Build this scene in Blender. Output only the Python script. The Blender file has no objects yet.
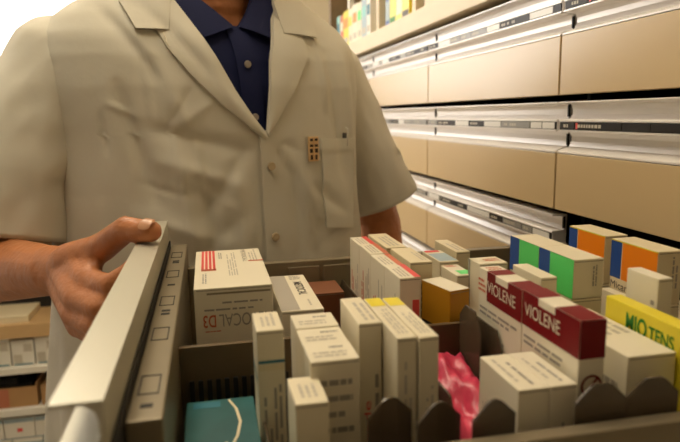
import bpy, bmesh, math, random
from math import sin, cos, pi, radians, sqrt, exp
from mathutils import Vector, Matrix, noise
random.seed(7)
SC = bpy.context.scene
COL = SC.collection
H = 1.27            # eye height of the camera above the floor; everything is laid out relative to it and lifted at the end
WALLX = .455        # plane of the drawer fronts
P_, HP, RR = .1512, .0757, .020      # row pitch, panel height, depth of the grip recess
ZT, U_, D_, LT, LB = .0963, .0667, .0053, .0441, .0275
Y1, WC = .7442, .4927

# ------------------------------------------------------------------ materials
MATS = {}
def mat(name, col, rough=.6, metal=0., bump=0., bscale=200., var=0., vscale=8., spec=.5, emit=None, estr=0., alpha=1., trans=0., stretch=None, coat=0.):
    if name in MATS: return MATS[name]
    m = bpy.data.materials.new(name); m.use_nodes = True
    nt = m.node_tree; b = nt.nodes['Principled BSDF']
    b.inputs['Base Color'].default_value = (*col, 1)
    b.inputs['Roughness'].default_value = rough
    b.inputs['Metallic'].default_value = metal
    b.inputs['Specular IOR Level'].default_value = spec
    b.inputs['Coat Weight'].default_value = coat; b.inputs['Coat Roughness'].default_value = .30
    b.inputs['Alpha'].default_value = alpha
    b.inputs['Transmission Weight'].default_value = trans
    if emit:
        b.inputs['Emission Color'].default_value = (*emit, 1); b.inputs['Emission Strength'].default_value = estr
    tc = nt.nodes.new('ShaderNodeTexCoord'); mp = nt.nodes.new('ShaderNodeMapping')
    nt.links.new(tc.outputs['Object'], mp.inputs['Vector'])
    if stretch: mp.inputs['Scale'].default_value = stretch
    if var:
        n = nt.nodes.new('ShaderNodeTexNoise'); n.inputs['Scale'].default_value = vscale; n.inputs['Detail'].default_value = 4
        nt.links.new(mp.outputs['Vector'], n.inputs['Vector'])
        mx = nt.nodes.new('ShaderNodeMix'); mx.data_type = 'RGBA'
        mx.inputs[6].default_value = (*[max(0, c*(1-var)) for c in col], 1)
        mx.inputs[7].default_value = (*[min(1, c*(1+var)) for c in col], 1)
        nt.links.new(n.outputs['Fac'], mx.inputs[0]); nt.links.new(mx.outputs[2], b.inputs['Base Color'])
    if bump:
        n = nt.nodes.new('ShaderNodeTexNoise'); n.inputs['Scale'].default_value = bscale; n.inputs['Detail'].default_value = 5
        nt.links.new(mp.outputs['Vector'], n.inputs['Vector'])
        bp = nt.nodes.new('ShaderNodeBump'); bp.inputs['Strength'].default_value = bump; bp.inputs['Distance'].default_value = .002
        nt.links.new(n.outputs['Fac'], bp.inputs['Height']); nt.links.new(bp.outputs['Normal'], b.inputs['Normal'])
    MATS[name] = m; return m

CREAM = mat('carton_cream', (.78, .70, .52), .45, bump=.05, bscale=400, var=.03)
CREAM2 = mat('carton_ivory', (.80, .73, .57), .42, var=.03)
CREAM3 = mat('carton_warm', (.74, .64, .43), .45, var=.04)
GREYC = mat('carton_grey', (.42, .38, .32), .5, var=.04)
INK = mat('ink_dark', (.10, .09, .08), .6)
INKG = mat('ink_grey', (.34, .31, .26), .6)
INKL = mat('ink_pale', (.52, .47, .38), .6)
SEAM = mat('carton_seam', (.30, .25, .17), .7)
RED = mat('ink_red', (.72, .07, .06), .5)
REDO = mat('ink_orange_red', (.62, .16, .08), .5)
CRIM = mat('ink_crimson', (.18, .004, .007), .5, spec=.25)
PINK = mat('foil_pink', (.62, .05, .11), .3, bump=.6, bscale=60, var=.45, vscale=40)
BLUE = mat('ink_blue', (.015, .075, .33), .4)
GREEN = mat('ink_green', (.11, .72, .17), .4)
DGREEN = mat('ink_dark_green', (.02, .22, .01), .5)
ORNG = mat('ink_orange', (.95, .26, .005), .4)
YELL = mat('carton_yellow', (.80, .66, .03), .4, var=.04)
AMBER = mat('carton_amber', (.52, .24, .008), .45, var=.1, vscale=30)
TEALI = mat('ink_teal', (.02, .16, .22), .5)
LBLUE = mat('ink_light_blue', (.35, .45, .5), .5)
CYAN = mat('carton_teal', (.018, .11, .115), .4, var=.6, vscale=25)
CYANL = mat('carton_pale_teal', (.22, .55, .52), .4)
PANEL = mat('drawer_laminate', (.60, .44, .235), .36, spec=.5, bump=.03, bscale=500, var=.03, vscale=3, coat=.35)
ALU = mat('brushed_aluminium', (.84, .80, .76), .40, metal=.35, var=.02, vscale=10)
ALUP = mat('painted_aluminium', (.55, .52, .42), .38, metal=.35, var=.03)
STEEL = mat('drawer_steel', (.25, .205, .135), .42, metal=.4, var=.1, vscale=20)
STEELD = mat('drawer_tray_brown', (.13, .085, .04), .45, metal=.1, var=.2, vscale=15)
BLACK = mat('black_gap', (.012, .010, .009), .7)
LABELK = mat('label_black', (.022, .018, .016), .5, spec=.3)
LABELG = mat('label_grey', (.27, .26, .24), .4)
LABELW = mat('label_white', (.8, .78, .74), .4)
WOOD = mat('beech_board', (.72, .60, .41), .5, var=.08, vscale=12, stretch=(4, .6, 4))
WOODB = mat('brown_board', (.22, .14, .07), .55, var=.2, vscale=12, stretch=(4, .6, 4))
WOODF = mat('shelf_edge_wood', (.55, .36, .17), .5, var=.12, vscale=14)
WHITEB = mat('white_shelf', (.75, .72, .64), .45, var=.03)
KRAFT = mat('cardboard_kraft', (.42, .24, .10), .7, var=.12, vscale=20)
SMOKE = mat('smoked_plastic', (.11, .08, .05), .25, alpha=.84, spec=.5)
COAT = mat('cotton_coat', (.665, .63, .535), .85, spec=.2, bump=.25, bscale=60, var=.03, vscale=6)
def soft_creases(m, scale, dist, strength, stretch):
    nt = m.node_tree; b = nt.nodes['Principled BSDF']; old = b.inputs['Normal'].links[0].from_socket
    tc = nt.nodes.new('ShaderNodeTexCoord'); mp = nt.nodes.new('ShaderNodeMapping'); mp.inputs['Scale'].default_value = stretch
    mp.inputs['Rotation'].default_value = (0, .35, .3)
    n = nt.nodes.new('ShaderNodeTexNoise'); n.noise_type = 'RIDGED_MULTIFRACTAL'; n.inputs['Scale'].default_value = scale; n.inputs['Detail'].default_value = 2.5; n.inputs['Distortion'].default_value = .6
    bp = nt.nodes.new('ShaderNodeBump'); bp.inputs['Strength'].default_value = strength; bp.inputs['Distance'].default_value = dist
    nt.links.new(tc.outputs['Object'], mp.inputs['Vector']); nt.links.new(mp.outputs['Vector'], n.inputs['Vector'])
    nt.links.new(n.outputs['Fac'], bp.inputs['Height']); nt.links.new(old, bp.inputs['Normal']); nt.links.new(bp.outputs['Normal'], b.inputs['Normal'])
soft_creases(COAT, 5.5,   .005, .42, (1.6, 1.6, .8))
POCK = mat('cotton_pocket', (.74, .71, .61), .85, spec=.2, bump=.25, bscale=60)  # pocket cloth, a lighter tone than the coat
NAVY = mat('navy_shirt', (.007, .011, .055), .8, spec=.25, bump=.2, bscale=300, var=.15)
SKIN = mat('skin', (.46, .17, .062), .42, spec=.45, bump=.8, bscale=110, var=.28, vscale=35)
SKIND = mat('fingernail', (.56, .28, .15), .3)
HAIR = mat('hair_dark', (.03, .02, .015), .6, bump=.8, bscale=150)
TROUS = mat('dark_trousers', (.05, .05, .06), .85, bump=.2)
SHOE = mat('black_leather', (.02, .018, .016), .35)
GOLD = mat('gold_pin', (.80, .56, .30), .35, metal=.5)
GOLDD = mat('pin_enamel', (.035, .012, .010), .35)
BUTTON = mat('shirt_button', (.35, .30, .26), .35)
COATB = mat('coat_button', (.55, .43, .27), .4)
WALLM = mat('plaster_cream', (.74, .66, .50), .8, bump=.2, bscale=90, var=.02)
WALLW = mat('plaster_white', (.86, .84, .80), .8, var=.02)
FLOORM = mat('floor_tile', (.42, .36, .28), .35, var=.15, vscale=5)
CEIL = mat('ceiling_white', (.85, .83, .78), .85)
LAMPW = mat('lamp_diffuser', (.9, .9, .85), .5, emit=(1, .86, .63), estr=10.5)
PANE = mat('daylit_pane', (.9, .9, .9), .3, emit=(1, .96, .92), estr=5)
EYEW = mat('eye_white', (.8, .78, .74), .2)
EYED = mat('eye_iris', (.06, .03, .015), .1)

# ------------------------------------------------------------------ object helpers
WL = {}
def link(o, loc=(0, 0, 0), parent=None):
    COL.objects.link(o); WL[o.name] = Vector(loc)
    if parent is not None:
        o.parent = parent; o.location = Vector(loc) - WL[parent.name]
    else: o.location = loc
    return o
def thing(name, label, cat, loc=(0, 0, 0), group=None):
    o = bpy.data.objects.new(name, None); o.empty_display_size = .05
    link(o, loc); tag(o, label, cat, group); return o
def tag(o, label=None, cat=None, group=None, kind=None):
    if label: o['label'] = label
    if cat: o['category'] = cat
    if group: o['group'] = group
    if kind: o['kind'] = kind
    return o
def obj(name, bm, mats, parent=None, smooth=False, base=True):
    if not isinstance(mats, (list, tuple)): mats = [mats]
    me = bpy.data.meshes.new(name)
    bm.normal_update()
    xs = [v.co for v in bm.verts]
    if parent is None and base:
        loc = Vector(((min(v.x for v in xs)+max(v.x for v in xs))/2, (min(v.y for v in xs)+max(v.y for v in xs))/2, min(v.z for v in xs)))
    else: loc = WL[parent.name].copy() if parent is not None else Vector((0, 0, 0))
    bmesh.ops.translate(bm, verts=bm.verts, vec=-loc)
    if smooth:
        for f in bm.faces: f.smooth = True
    bm.to_mesh(me); bm.free()
    for m in mats: me.materials.append(m)
    o = bpy.data.objects.new(name, me)
    link(o, loc, parent); return o
def struct(name, bm, m):
    o = obj(name, bm, m); o['kind'] = 'structure'; return o
def BM(): return bmesh.new()
def bx(bm, x0, x1, y0, y1, z0, z1, mi=0, bev=0., M=None):
    r = bmesh.ops.create_cube(bm, size=1)
    vs = r['verts']
    for v in vs:
        v.co = Vector(((x0+x1)/2+v.co.x*(x1-x0), (y0+y1)/2+v.co.y*(y1-y0), (z0+z1)/2+v.co.z*(z1-z0)))
    fs = {f for v in vs for f in v.link_faces}
    for f in fs: f.material_index = mi
    if bev:
        es = list({e for v in vs for e in v.link_edges})
        g = bmesh.ops.bevel(bm, geom=es, offset=bev, segments=2, profile=.5, affect='EDGES')
        vs = list({v for f in g['faces'] for v in f.verts} | {v for v in vs if v.is_valid})
        for f in g['faces']: f.material_index = mi
    if M is not None:
        for v in vs:
            if v.is_valid: v.co = M @ v.co
    return vs
def quad(bm, pts, mi=0):
    f = bm.faces.new([bm.verts.new(p) for p in pts]); f.material_index = mi; return f
def prism(bm, pts2, axis, a, b, mi=0):
    """extrude a closed 2D outline along axis ('y': pts are (x,z); 'x': pts are (y,z))."""
    def mk(p, t): return (p[0], t, p[1]) if axis == 'y' else (t, p[0], p[1])
    A = [bm.verts.new(mk(p, a)) for p in pts2]; B = [bm.verts.new(mk(p, b)) for p in pts2]
    n = len(pts2); fs = [bm.faces.new(A), bm.faces.new(B[::-1])]
    for i in range(n): fs.append(bm.faces.new((A[i], B[i], B[(i+1) % n], A[(i+1) % n])))
    for f in fs: f.material_index = mi
    bmesh.ops.recalc_face_normals(bm, faces=fs)
def ball(bm, c, r, sub=2, sc=(1, 1, 1), rot=None):
    g = bmesh.ops.create_icosphere(bm, subdivisions=sub, radius=r)
    for v in g['verts']:
        p = Vector((v.co.x*sc[0], v.co.y*sc[1], v.co.z*sc[2]))
        if rot is not None: p = rot @ p
        v.co = p + Vector(c)
def chain(bm, pts, rs, sub=2, sc=(1, 1, 1)):
    for i in range(len(pts)-1):
        a, b = Vector(pts[i]), Vector(pts[i+1]); L = (b-a).length
        n = max(1, int(L/(.3*min(rs[i], rs[i+1])))); sub = min(sub, 2)
        for k in range(n+1):
            t = k/n; ball(bm, a.lerp(b, t), rs[i]*(1-t)+rs[i+1]*t, sub, sc)
def tube(bm, pts, r, seg=10, mi=0, caps=True):
    pts = [Vector(p) for p in pts]; rings = []
    for i, p in enumerate(pts):
        d = (pts[min(i+1, len(pts)-1)]-pts[max(i-1, 0)]).normalized()
        u = d.cross(Vector((0, 0, 1)));  u = u.normalized() if u.length > 1e-3 else Vector((1, 0, 0))
        w = d.cross(u); rr = r[i] if isinstance(r, (list, tuple)) else r
        rings.append([bm.verts.new(p+u*cos(2*pi*k/seg)*rr+w*sin(2*pi*k/seg)*rr) for k in range(seg)])
    for a, b in zip(rings, rings[1:]):
        for k in range(seg):
            f = bm.faces.new((a[k], a[(k+1) % seg], b[(k+1) % seg], b[k])); f.material_index = mi
    if caps:
        for q in (rings[0][::-1], rings[-1]): bm.faces.new(q).material_index = mi

_fc = {}
def text_mesh(s, bold=0.):
    """outline of a word as 2D triangles, normalised to height 1 of a capital, left at 0."""
    k = (s, bold)
    if k in _fc: return _fc[k]
    cu = bpy.data.curves.new('t', 'FONT'); cu.body = s; cu.size = 1.4; cu.offset = bold
    o = bpy.data.objects.new('t', cu); COL.objects.link(o)
    bpy.context.view_layer.update()
    me = bpy.data.meshes.new_from_object(o.evaluated_get(bpy.context.evaluated_depsgraph_get()))
    vs = [(v.co.x, v.co.y) for v in me.vertices]; fs = [tuple(p.vertices) for p in me.polygons]
    bpy.data.objects.remove(o); bpy.data.meshes.remove(me)
    x0 = min(v[0] for v in vs); x1 = max(v[0] for v in vs); y0 = min(v[1] for v in vs); y1 = max(v[1] for v in vs)
    _fc[k] = ([((x-x0)/(x1-x0), (y-y0)/(y1-y0)) for x, y in vs], fs, (x1-x0)/(y1-y0)); return _fc[k]

class Box:
    """a medicine carton. x,y: near left corner of its top in plan, z1: height of its top."""
    def __init__(s, name, label, x, y, w, l, z1, z0=-.268, rot=0, m=CREAM, group=None, tilt=0, cat='medicine box'):
        s.w, s.l, s.h = w, l, z1-z0; s.mats = [m]; s.bm = BM(); s.a = (name, label, cat, group)
        bx(s.bm, -w/2, w/2, -l/2, l/2, 0, s.h, 0, bev=.0007)
        s.M = Matrix.Translation((x, y, z0)) @ Matrix.Rotation(radians(rot), 4, 'Z') @ Matrix.Rotation(radians(tilt), 4, 'X') @ Matrix.Translation((w/2, l/2, 0))
        e = .0004; z = s.h
        # tuck-flap seams of the carton
        s.rect('F', .03, 1-.0022/z, .97, 1-.0016/z, SEAM)
    def mi(s, m):
        if m not in s.mats: s.mats.append(m)
        return s.mats.index(m)
    def pt(s, face, u, v, e=.00025):
        w, l, h = s.w, s.l, s.h
        if face == 'F': return (-w/2+u*w, -l/2-e, v*h)
        if face == 'L': return (-w/2-e, l/2-u*l, v*h)
        if face == 'R': return (w/2+e, -l/2+u*l, v*h)
        if face == 'T': return (-w/2+u*w, -l/2+v*l, h+e)
        if face == 'B': return (w/2-u*w, l/2+e, v*h)
    def rect(s, face, u0, v0, u1, v1, m, e=.00025):
        quad(s.bm, [s.pt(face, *q, e) for q in ((u0, v0), (u1, v0), (u1, v1), (u0, v1))], s.mi(m)); return s
    def text(s, face, word, u0, v0, u1, v1, m, r=0, bold=.01, e=.0004):
        """word fitted in the rectangle, turned by r quarter turns."""
        vs, fs, _ = text_mesh(word, bold); k = s.mi(m); vv = []
        for x, y in vs:
            for _ in range(r % 4): x, y = 1-y, x
            vv.append(s.bm.verts.new(s.pt(face, u0+x*(u1-u0), v0+y*(v1-v0), e)))
        for f in fs:
            try: s.bm.faces.new([vv[i] for i in f]).material_index = k
            except ValueError: pass
        return s
    def dash(s, face, u0, v0, u1, v1, n, m, vert=False, fill=.5, seed=0):
        """rows of print too small to read, as short strokes."""
        R = random.Random(seed*77+n)
        for i in range(n):
            a, b = (i+.5-fill/2)/n, (i+.5+fill/2)/n; t = 0; end = R.uniform(.65, 1)
            while t < end:
                q = min(end, t+R.uniform(.08, .3))
                if vert: s.rect(face, u0+a*(u1-u0), v0+t*(v1-v0), u0+b*(u1-u0), v0+q*(v1-v0), m)
                else: s.rect(face, u0+t*(u1-u0), v0+a*(v1-v0), u0+q*(u1-u0), v0+b*(v1-v0), m)
                t = q+R.uniform(.02, .05)
        return s
    def done(s):
        bmesh.ops.transform(s.bm, matrix=s.M, verts=s.bm.verts)
        n, lab, cat, g = s.a
        o = obj(n, s.bm, s.mats); tag(o, lab, cat, g); return o

# ------------------------------------------------------------------ room
def wall(name, *a, m=WALLM):
    b = BM(); bx(b, *a); return struct(name, b, m)
FZ, CZ = -H, 1.38
wall('floor', -2.6, 1.0, -1.6, 3.3, FZ-.1, FZ, m=FLOORM)
wall('ceiling', -2.6, 1.0, -1.6, 3.3, CZ, CZ+.1, m=CEIL)
wall('wall_right', .86, 1.0, -1.6, 3.3, FZ, CZ)
wall('wall_left', -2.6, -2.5, -1.6, 3.3, FZ, CZ, m=WALLW)
wall('wall_front', -2.5, .86, -1.6, -1.5, FZ, CZ, m=mat('plaster_tan', (.30, .25, .17), .8))
# back wall with a wide window opening on the left
WX0, WX1, WZ0, WZ1 = -2.2, -.12, .02, 1.2
b = BM()
bx(b, -2.5, WX0, 3.2, 3.3, FZ, CZ); bx(b, WX1, .86, 3.2, 3.3, FZ, CZ)
bx(b, WX0, WX1, 3.2, 3.3, FZ, WZ0); bx(b, WX0, WX1, 3.2, 3.3, WZ1, CZ)
struct('wall_back', b, WALLM)
b = BM()
for x in (WX0, (WX0+WX1)/2-.02, WX1-.04): bx(b, x, x+.04, 3.19, 3.25, WZ0, WZ1, bev=.003)
for z in (WZ0, WZ1-.04): bx(b, WX0, WX1, 3.19, 3.25, z, z+.04, bev=.003)
wf = struct('window_1', b, WALLW)
b = BM(); bx(b, WX0, WX1, 3.235, 3.245, WZ0, WZ1)
obj('window_pane', b, PANE, wf)
b = BM(); bx(b, -2.5, .86, 3.185, 3.2, FZ, FZ+.09, bev=.003); struct('baseboard_back', b, WOODB)

for i, (x, y, lab) in enumerate([(-.55, 1.9, 'long fluorescent ceiling light above and behind the man'), (-.25, .75, 'long fluorescent ceiling light over the open drawer')]):
    t = thing('ceiling_light', lab, 'ceiling light', (x, y, CZ-.07), 'fluorescent ceiling lights')
    b = BM(); bx(b, x-.17, x+.17, y-.62, y+.62, CZ-.045, CZ-.001, bev=.004); obj('housing', b, WHITEB, t)
    b = BM(); bx(b, x-.15, x+.15, y-.60, y+.60, CZ-.07, CZ-.044, bev=.006); obj('diffuser', b, LAMPW, t)

# ------------------------------------------------------------------ wall of drawers
ROWS, NC = range(1, 6), 4
YE = [Y1+(i-1)*WC for i in range(NC+1)]      # column edges
def zt(row): return ZT-(row-1)*P_
cab = thing('drawer_cabinet', 'long cream cabinet carcass that holds the rows of tan drawers', 'cabinet', (.65, 1.24, FZ))
b = BM()
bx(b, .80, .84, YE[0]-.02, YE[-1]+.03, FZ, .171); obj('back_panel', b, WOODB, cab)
for y0, y1 in ((YE[0]-.045, YE[0]-.008), (YE[-1]+.004, YE[-1]+.034)):
    b = BM(); bx(b, .455, .80, y0, y1, FZ, .171); obj('side_panel', b, WOOD, cab)
b = BM(); bx(b, .50, .80, YE[0]-.008, YE[-1]+.004, FZ, zt(5)-HP-.012); obj('plinth', b, WOOD, cab)
for y in YE[1:-1]:
    b = BM(); bx(b, .50, .80, y-.004, y+.004, zt(5)-HP-.012, .165); obj('partition', b, BLACK, cab)

def profile_outline(x, z):
    """cross-section of the aluminium grip: flange, recess, label lip, recess, lower edge; x = panel plane, z = panel top."""
    r = RR; t = .0016; o = []
    u, d = z+U_, z+D_
    o += [(x, u), (x, u-t), (x+r-.006, u-t-.0003), (x+r-.0015, u-t-.003), (x+r, u-.010)]
    o += [(x+r, z+LT+.006), (x+r-.003, z+LT+.0008), (x+.001, z+LT), (x, z+LT-.001), (x, z+LT-.0028), (x+.0022, z+LT-.0032)]
    o += [(x+.0022, z+LB+.0032), (x, z+LB+.0028), (x, z+LB+.001), (x+.001, z+LB), (x+r-.003, z+LB-.0008), (x+r, z+LB-.006)]
    o += [(x+r, z+d-z+.010), (x+r-.003, z+D_+.003), (x+.004, z+D_-.001), (x, z+D_-.0035), (x, z+D_-.0053), (x+r+.002, z+D_-.0053), (x+r+.0024, u)]
    return o
def label_strip(t, x, y0, y1, z, seed):
    """the strip of name cards behind the lip: a run of grey, black and white cards."""
    R = random.Random(seed)
    b = BM(); mats = [LABELK, LABELG, LABELW, RED]
    k0, k1 = z+LB+.0034, z+LT-.0034
    bx(b, x+.0008, x+.0021, y0+.003, y1-.003, k0, k1, 0)
    s = obj('label_strip', b, mats[:1], t)
    dark = seed % 10 == 0
    y = y1-.006; n = 0
    while y > y0+.03:
        ln = min(R.choice((.03, .045, .06, .09)), y-y0-.006)
        if dark: m = LABELK
        else: m = R.choice((LABELG, LABELG, LABELW, LABELK))
        b = BM(); ms = [m, INKL, RED]
        bx(b, x+.0003, x+.0008, y-ln, y-.001, k0+.0006, k1-.0006, 0)
        if m is not LABELW and (not dark or n < 2):
            a = y-.006
            while a > y-ln*.6:
                q = R.uniform(.003, .006)
                if R.random() < .8: quad(b, [(x+.0002, a, k0+.003), (x+.0002, a-q, k0+.003), (x+.0002, a-q, k1-.003), (x+.0002, a, k1-.003)], 1)
                a -= q+.0016
        if dark and n == 1:
            quad(b, [(x+.0002, y-.002, k0+.001), (x+.0002, y-.006, k0+.001), (x+.0002, y-.006, k1-.001), (x+.0002, y-.002, k1-.001)], 2)
        obj('name_card', b, ms, s); n += 1
        y -= ln+.0015
ORD_R = {1: 'top', 2: 'second', 3: 'third', 4: 'fourth', 5: 'fifth'}
ORD_C = {0: 'nearest', 1: 'second nearest', 2: 'third nearest', 3: 'farthest'}
for row in ROWS:
    for c in range(NC):
        if row == 3 and c == 0: continue
        z = zt(row); g = .0019
        y0, y1 = YE[c]+g, YE[c+1]-g
        t = thing('drawer', 'closed tan drawer with aluminium grip, %s row down, %s column to the camera' % (ORD_R[row], ORD_C[c]), 'drawer', (WALLX+.2, (y0+y1)/2, z-HP), 'closed wall drawers')
        b = BM(); bx(b, WALLX, WALLX+.018, y0, y1, z-HP, z-.0008, bev=.0008); obj('front_panel', b, PANEL, t)
        b = BM(); prism(b, profile_outline(WALLX, z), 'y', y0+.0005, y1-.0005); obj('grip_profile', b, ALU, t)
        for k0, k1 in ((z+LT+.0030, z+U_-.0030), (z+.0085, z+LB-.0030)):
            b = BM(); bx(b, WALLX+RR-.0024, WALLX+RR+.0002, y0+.0004, y0+.0036, k0, k1); obj('gap_strip', b, BLACK, t)  # black strips drawn as the dark gap between neighbouring grips
        label_strip(t, WALLX, y0, y1, z, row*100+c*7 if c else row*10*10)
        b = BM()
        bx(b, WALLX+.03, .78, y0+.014, y0+.016, z-HP+.006, z-.01); bx(b, WALLX+.03, .78, y1-.016, y1-.014, z-HP+.006, z-.01)
        bx(b, WALLX+.0225, .78, y0+.014, y1-.014, z-HP+.004, z-HP+.006); bx(b, .778, .78, y0+.014, y1-.014, z-HP+.006, z-.01)
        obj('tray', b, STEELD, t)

# wooden open shelf above the drawers
up = thing('wall_shelf', 'cream wooden shelf unit above the drawers with open and closed bays', 'shelf', (.62, 1.24, .171))
b = BM(); bx(b, .440, .84, YE[0]-.04, YE[-1]+.04, .1715, .212, bev=.0015); obj('shelf_board', b, WOOD, up)
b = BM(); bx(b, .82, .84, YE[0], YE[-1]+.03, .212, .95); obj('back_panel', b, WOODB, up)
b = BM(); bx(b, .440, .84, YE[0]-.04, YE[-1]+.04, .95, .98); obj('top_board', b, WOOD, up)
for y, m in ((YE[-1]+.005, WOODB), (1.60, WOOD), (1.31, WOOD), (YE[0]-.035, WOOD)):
    b = BM(); bx(b, .452, .82, y, y+.022, .2122, .95, bev=.001); obj('upright', b, m, up)
b = BM(); bx(b, .452, .470, YE[0]-.01, 1.255, .216, .946, bev=.001); obj('cupboard_door', b, WOOD, up)
b = BM(); bx(b, .465, .480, 1.985, 2.01, .2122, .95); obj('shelf_pilaster', b, WHITEB, up)
def pack(x, y, w, l, z0, h, m, lab, decor, group=None, cat='package'):
    k = Box('package', lab, x, y, w, l, z0+h, z0, 0, m, group, 0, cat)
    for d in decor: k.rect(*d)
    return k.done()
yy = 2.17
for i, (l, m, m2, cn) in enumerate([(.05, CYANL, TEALI, 'teal and white'), (.045, REDO, CREAM, 'red'), (.075, YELL, ORNG, 'yellow'), (.05, CREAM, YELL, 'cream with a yellow band'), (.06, CREAM2, ORNG, 'ivory with an orange band'), (.05, CREAM, GREEN, 'cream with a green band'), (.055, LBLUE, CYANL, 'pale blue'), (.04, WHITEB, TEALI, 'white with a teal band')]):
    yy -= l+.003
    pack(.462, yy, .10, l, .212, .118-.004*(i % 2), m, '%s package standing on the wooden shelf above the drawers' % cn,
         [('L', .1, .55, .9, .80, m2), ('L', .15, .15, .85, .3, INKL)], 'packages on the upper shelf')
pack(.55, 1.82, .08, .10, .212, .18, TEALI, 'dark teal box at the back of the shelf above the drawers', [('L', .1, .3, .9, .6, BLACK)])
yy = 1.585
for i, (l, m, m2, h, cn) in enumerate([(.035, LBLUE, BLUE, .15, 'violet blue package beside the white upright'), (.05, YELL, DGREEN, .17, 'yellow package with a green mark beside the blue one'), (.045, CREAM, YELL, .16, 'cream package with a yellow band between two yellow ones'), (.05, YELL, INK, .17, 'yellow package with a black foot beside the cream upright')]):
    yy -= l+.003
    pack(.465, yy, .10, l, .212, h, m, cn + ' on the upper shelf', [('L', .2, .45, .8, .62, m2), ('L', .05, .02, .95, .14, m2)], 'packages on the upper shelf')

# ------------------------------------------------------------------ the open drawer
XF, ZO = -.072, -.12          # outer face of its front; height of its flange
zp = ZO-U_                     # top of its panel
od = thing('open_drawer', 'pulled out pharmacy drawer full of medicine boxes, held by the man', 'drawer', (.2, .5, -.285))
b = BM(); bx(b, XF, XF+.018, .262, .742, zp-HP, zp-.0008, bev=.0008); obj('front_panel', b, PANEL, od)
b = BM(); prism(b, profile_outline(XF, zp), 'y', .2645, .7395); obj('grip_profile', b, ALUP, od)
label_strip(od, XF, .264, .742, zp, 31)
b = BM(); bx(b, XF+RR+.0026, XF+RR+.0040, .266, .738, zp-.06, ZO-.024); obj('gap_shade', b, BLACK, od)  # black strip painting the shaded gap behind the front's grip
# steel inner wall behind the front: hollow box rail with slots on its rim
b = BM()
x0, x1, y0, y1, zr = -.0475, -.0290, .302, .742, -.150
RMAT = [STEEL, BLACK]
bx(b, x0, x1, y0, y1, -.272, zr, 0, bev=.001)
for yc, hw in ((.345, .013), (.43, .013), (.51, .013), (.60, .013), (.685, .013)):
    for (a0, a1, c0, c1) in ((x0+.003, x1-.004, yc-hw, yc-hw+.0012), (x0+.003, x1-.004, yc+hw-.0012, yc+hw), (x0+.003, x0+.0038, yc-hw, yc+hw), (x1-.0048, x1-.004, yc-hw, yc+hw)):
        bx(b, a0, a1, c0, c1, zr-.0002, zr+.0003, 1)
for yc in (.318, .475, .483, .56, .648, .655): bx(b, x0+.006, x1-.006, yc-.0022, yc+.0022, zr-.0002, zr+.0003, 1)
obj('inner_rail', b, RMAT, od)
ZR = -.170
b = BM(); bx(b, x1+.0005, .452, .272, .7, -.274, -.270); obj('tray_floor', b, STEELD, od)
b = BM(); bx(b, -.0475, .452, .270, .280, -.274, ZR, bev=.001); obj('side_wall', b, STEEL, od)
b = BM(); bx(b, -.0285, .452, .700, .712, -.274, ZR, bev=.001)
obj('side_wall', b, STEEL, od)
b = BM(); bx(b, .4385, .448, .2805, .6995, -.2695, ZR-.02, bev=.001); obj('back_wall', b, STEEL, od)
# comb wall across the drawer with vertical ribs
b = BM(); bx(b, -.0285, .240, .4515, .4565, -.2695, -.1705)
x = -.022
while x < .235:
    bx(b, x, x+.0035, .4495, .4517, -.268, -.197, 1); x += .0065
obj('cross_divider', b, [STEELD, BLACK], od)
# two small card holders standing on the far wall
for x in (.085, .128):
    b = BM(); bx(b, x, x+.038, .697, .6995, -.235, ZR-.006, bev=.001); obj('card_holder', b, STEEL, od)
# smoked lane dividers with chamfered shoulders
def plate(cx, cy, w, z1, z0=-.2695, ang=0, cham=.010, m=SMOKE, t=.0016):
    b = BM(); o = [(-w/2, z0), (w/2, z0), (w/2, z1-cham), (w/2-cham*.9, z1-cham*.15), (w/2-cham*1.2, z1), (-w/2+cham*1.2, z1), (-w/2+cham*.9, z1-cham*.15), (-w/2, z1-cham)]
    prism(b, o, 'y', -t/2, t/2)
    bmesh.ops.transform(b, matrix=Matrix.Translation((cx, cy, 0)) @ Matrix.Rotation(radians(ang), 4, 'Z'), verts=b.verts)
    return obj('lane_divider', b, m, od)
PL = [(.0935, .312, .028, -.158, 12), (.1185, .300, .028, -.158, 12), (.1455, .2875, .027, -.1535, 8),
      (.2085, .2845, .032, -.150, 0), (.2420, .2845, .033, -.150, 0)]
for p in PL: plate(*p[:4], ang=p[4])
for (x, y0_, y1_, z1) in ((.0265, .30, .445, -.19), (.1415, .33, .445, -.175), (.2035, .392, .446, -.160), (.1935, .408, .446, -.150), (.1465, .462, .69, -.19), (.262, .47, .69, -.17), (.325, .30, .44, -.18)):
    b = BM(); c = .010
    prism(b, [(y0_, -.2695), (y1_, -.2695), (y1_, z1-c), (y1_-c, z1), (y0_+c, z1), (y0_, z1-c*1.6)], 'x', x-.0007, x+.0007)
    obj('lane_divider', b, SMOKE, od)

# ------------------------------------------------------------------ medicine boxes in the drawer
# large calcium box, front print upside down
k = Box('medicine_box', 'largest white box at the back left with red stripes on its lid', -.017, .503, .065, .146, -.140, m=CREAM2)
for i in range(4): k.rect('T', .09+i*.055, .42, .09+i*.055+.035, .99, RED)
k.rect('T', .09, .40, .30, .45, REDO); k.dash('T', .10, .10, .17, .36, 2, INKG, True, seed=3)
k.dash('T', .34, .72, .40, .95, 2, INKG, True, seed=4); k.dash('T', .46, .25, .60, .92, 4, INKL, True, seed=5)
k.text('T', 'METOCAL', .70, .60, .77, .97, INKG, 3, 0); k.dash('T', .80, .62, .93, .97, 3, INKL, True, seed=6); k.rect('T', .78, .60, 1, .63, REDO)
k.rect('F', .16, .955, .97, .968, SEAM)
k.dash('F', .35, .89, .95, .905, 1, INKG, seed=2, fill=.8); k.dash('F', .12, .845, .82, .86, 1, INKG, seed=8, fill=.8)
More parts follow.
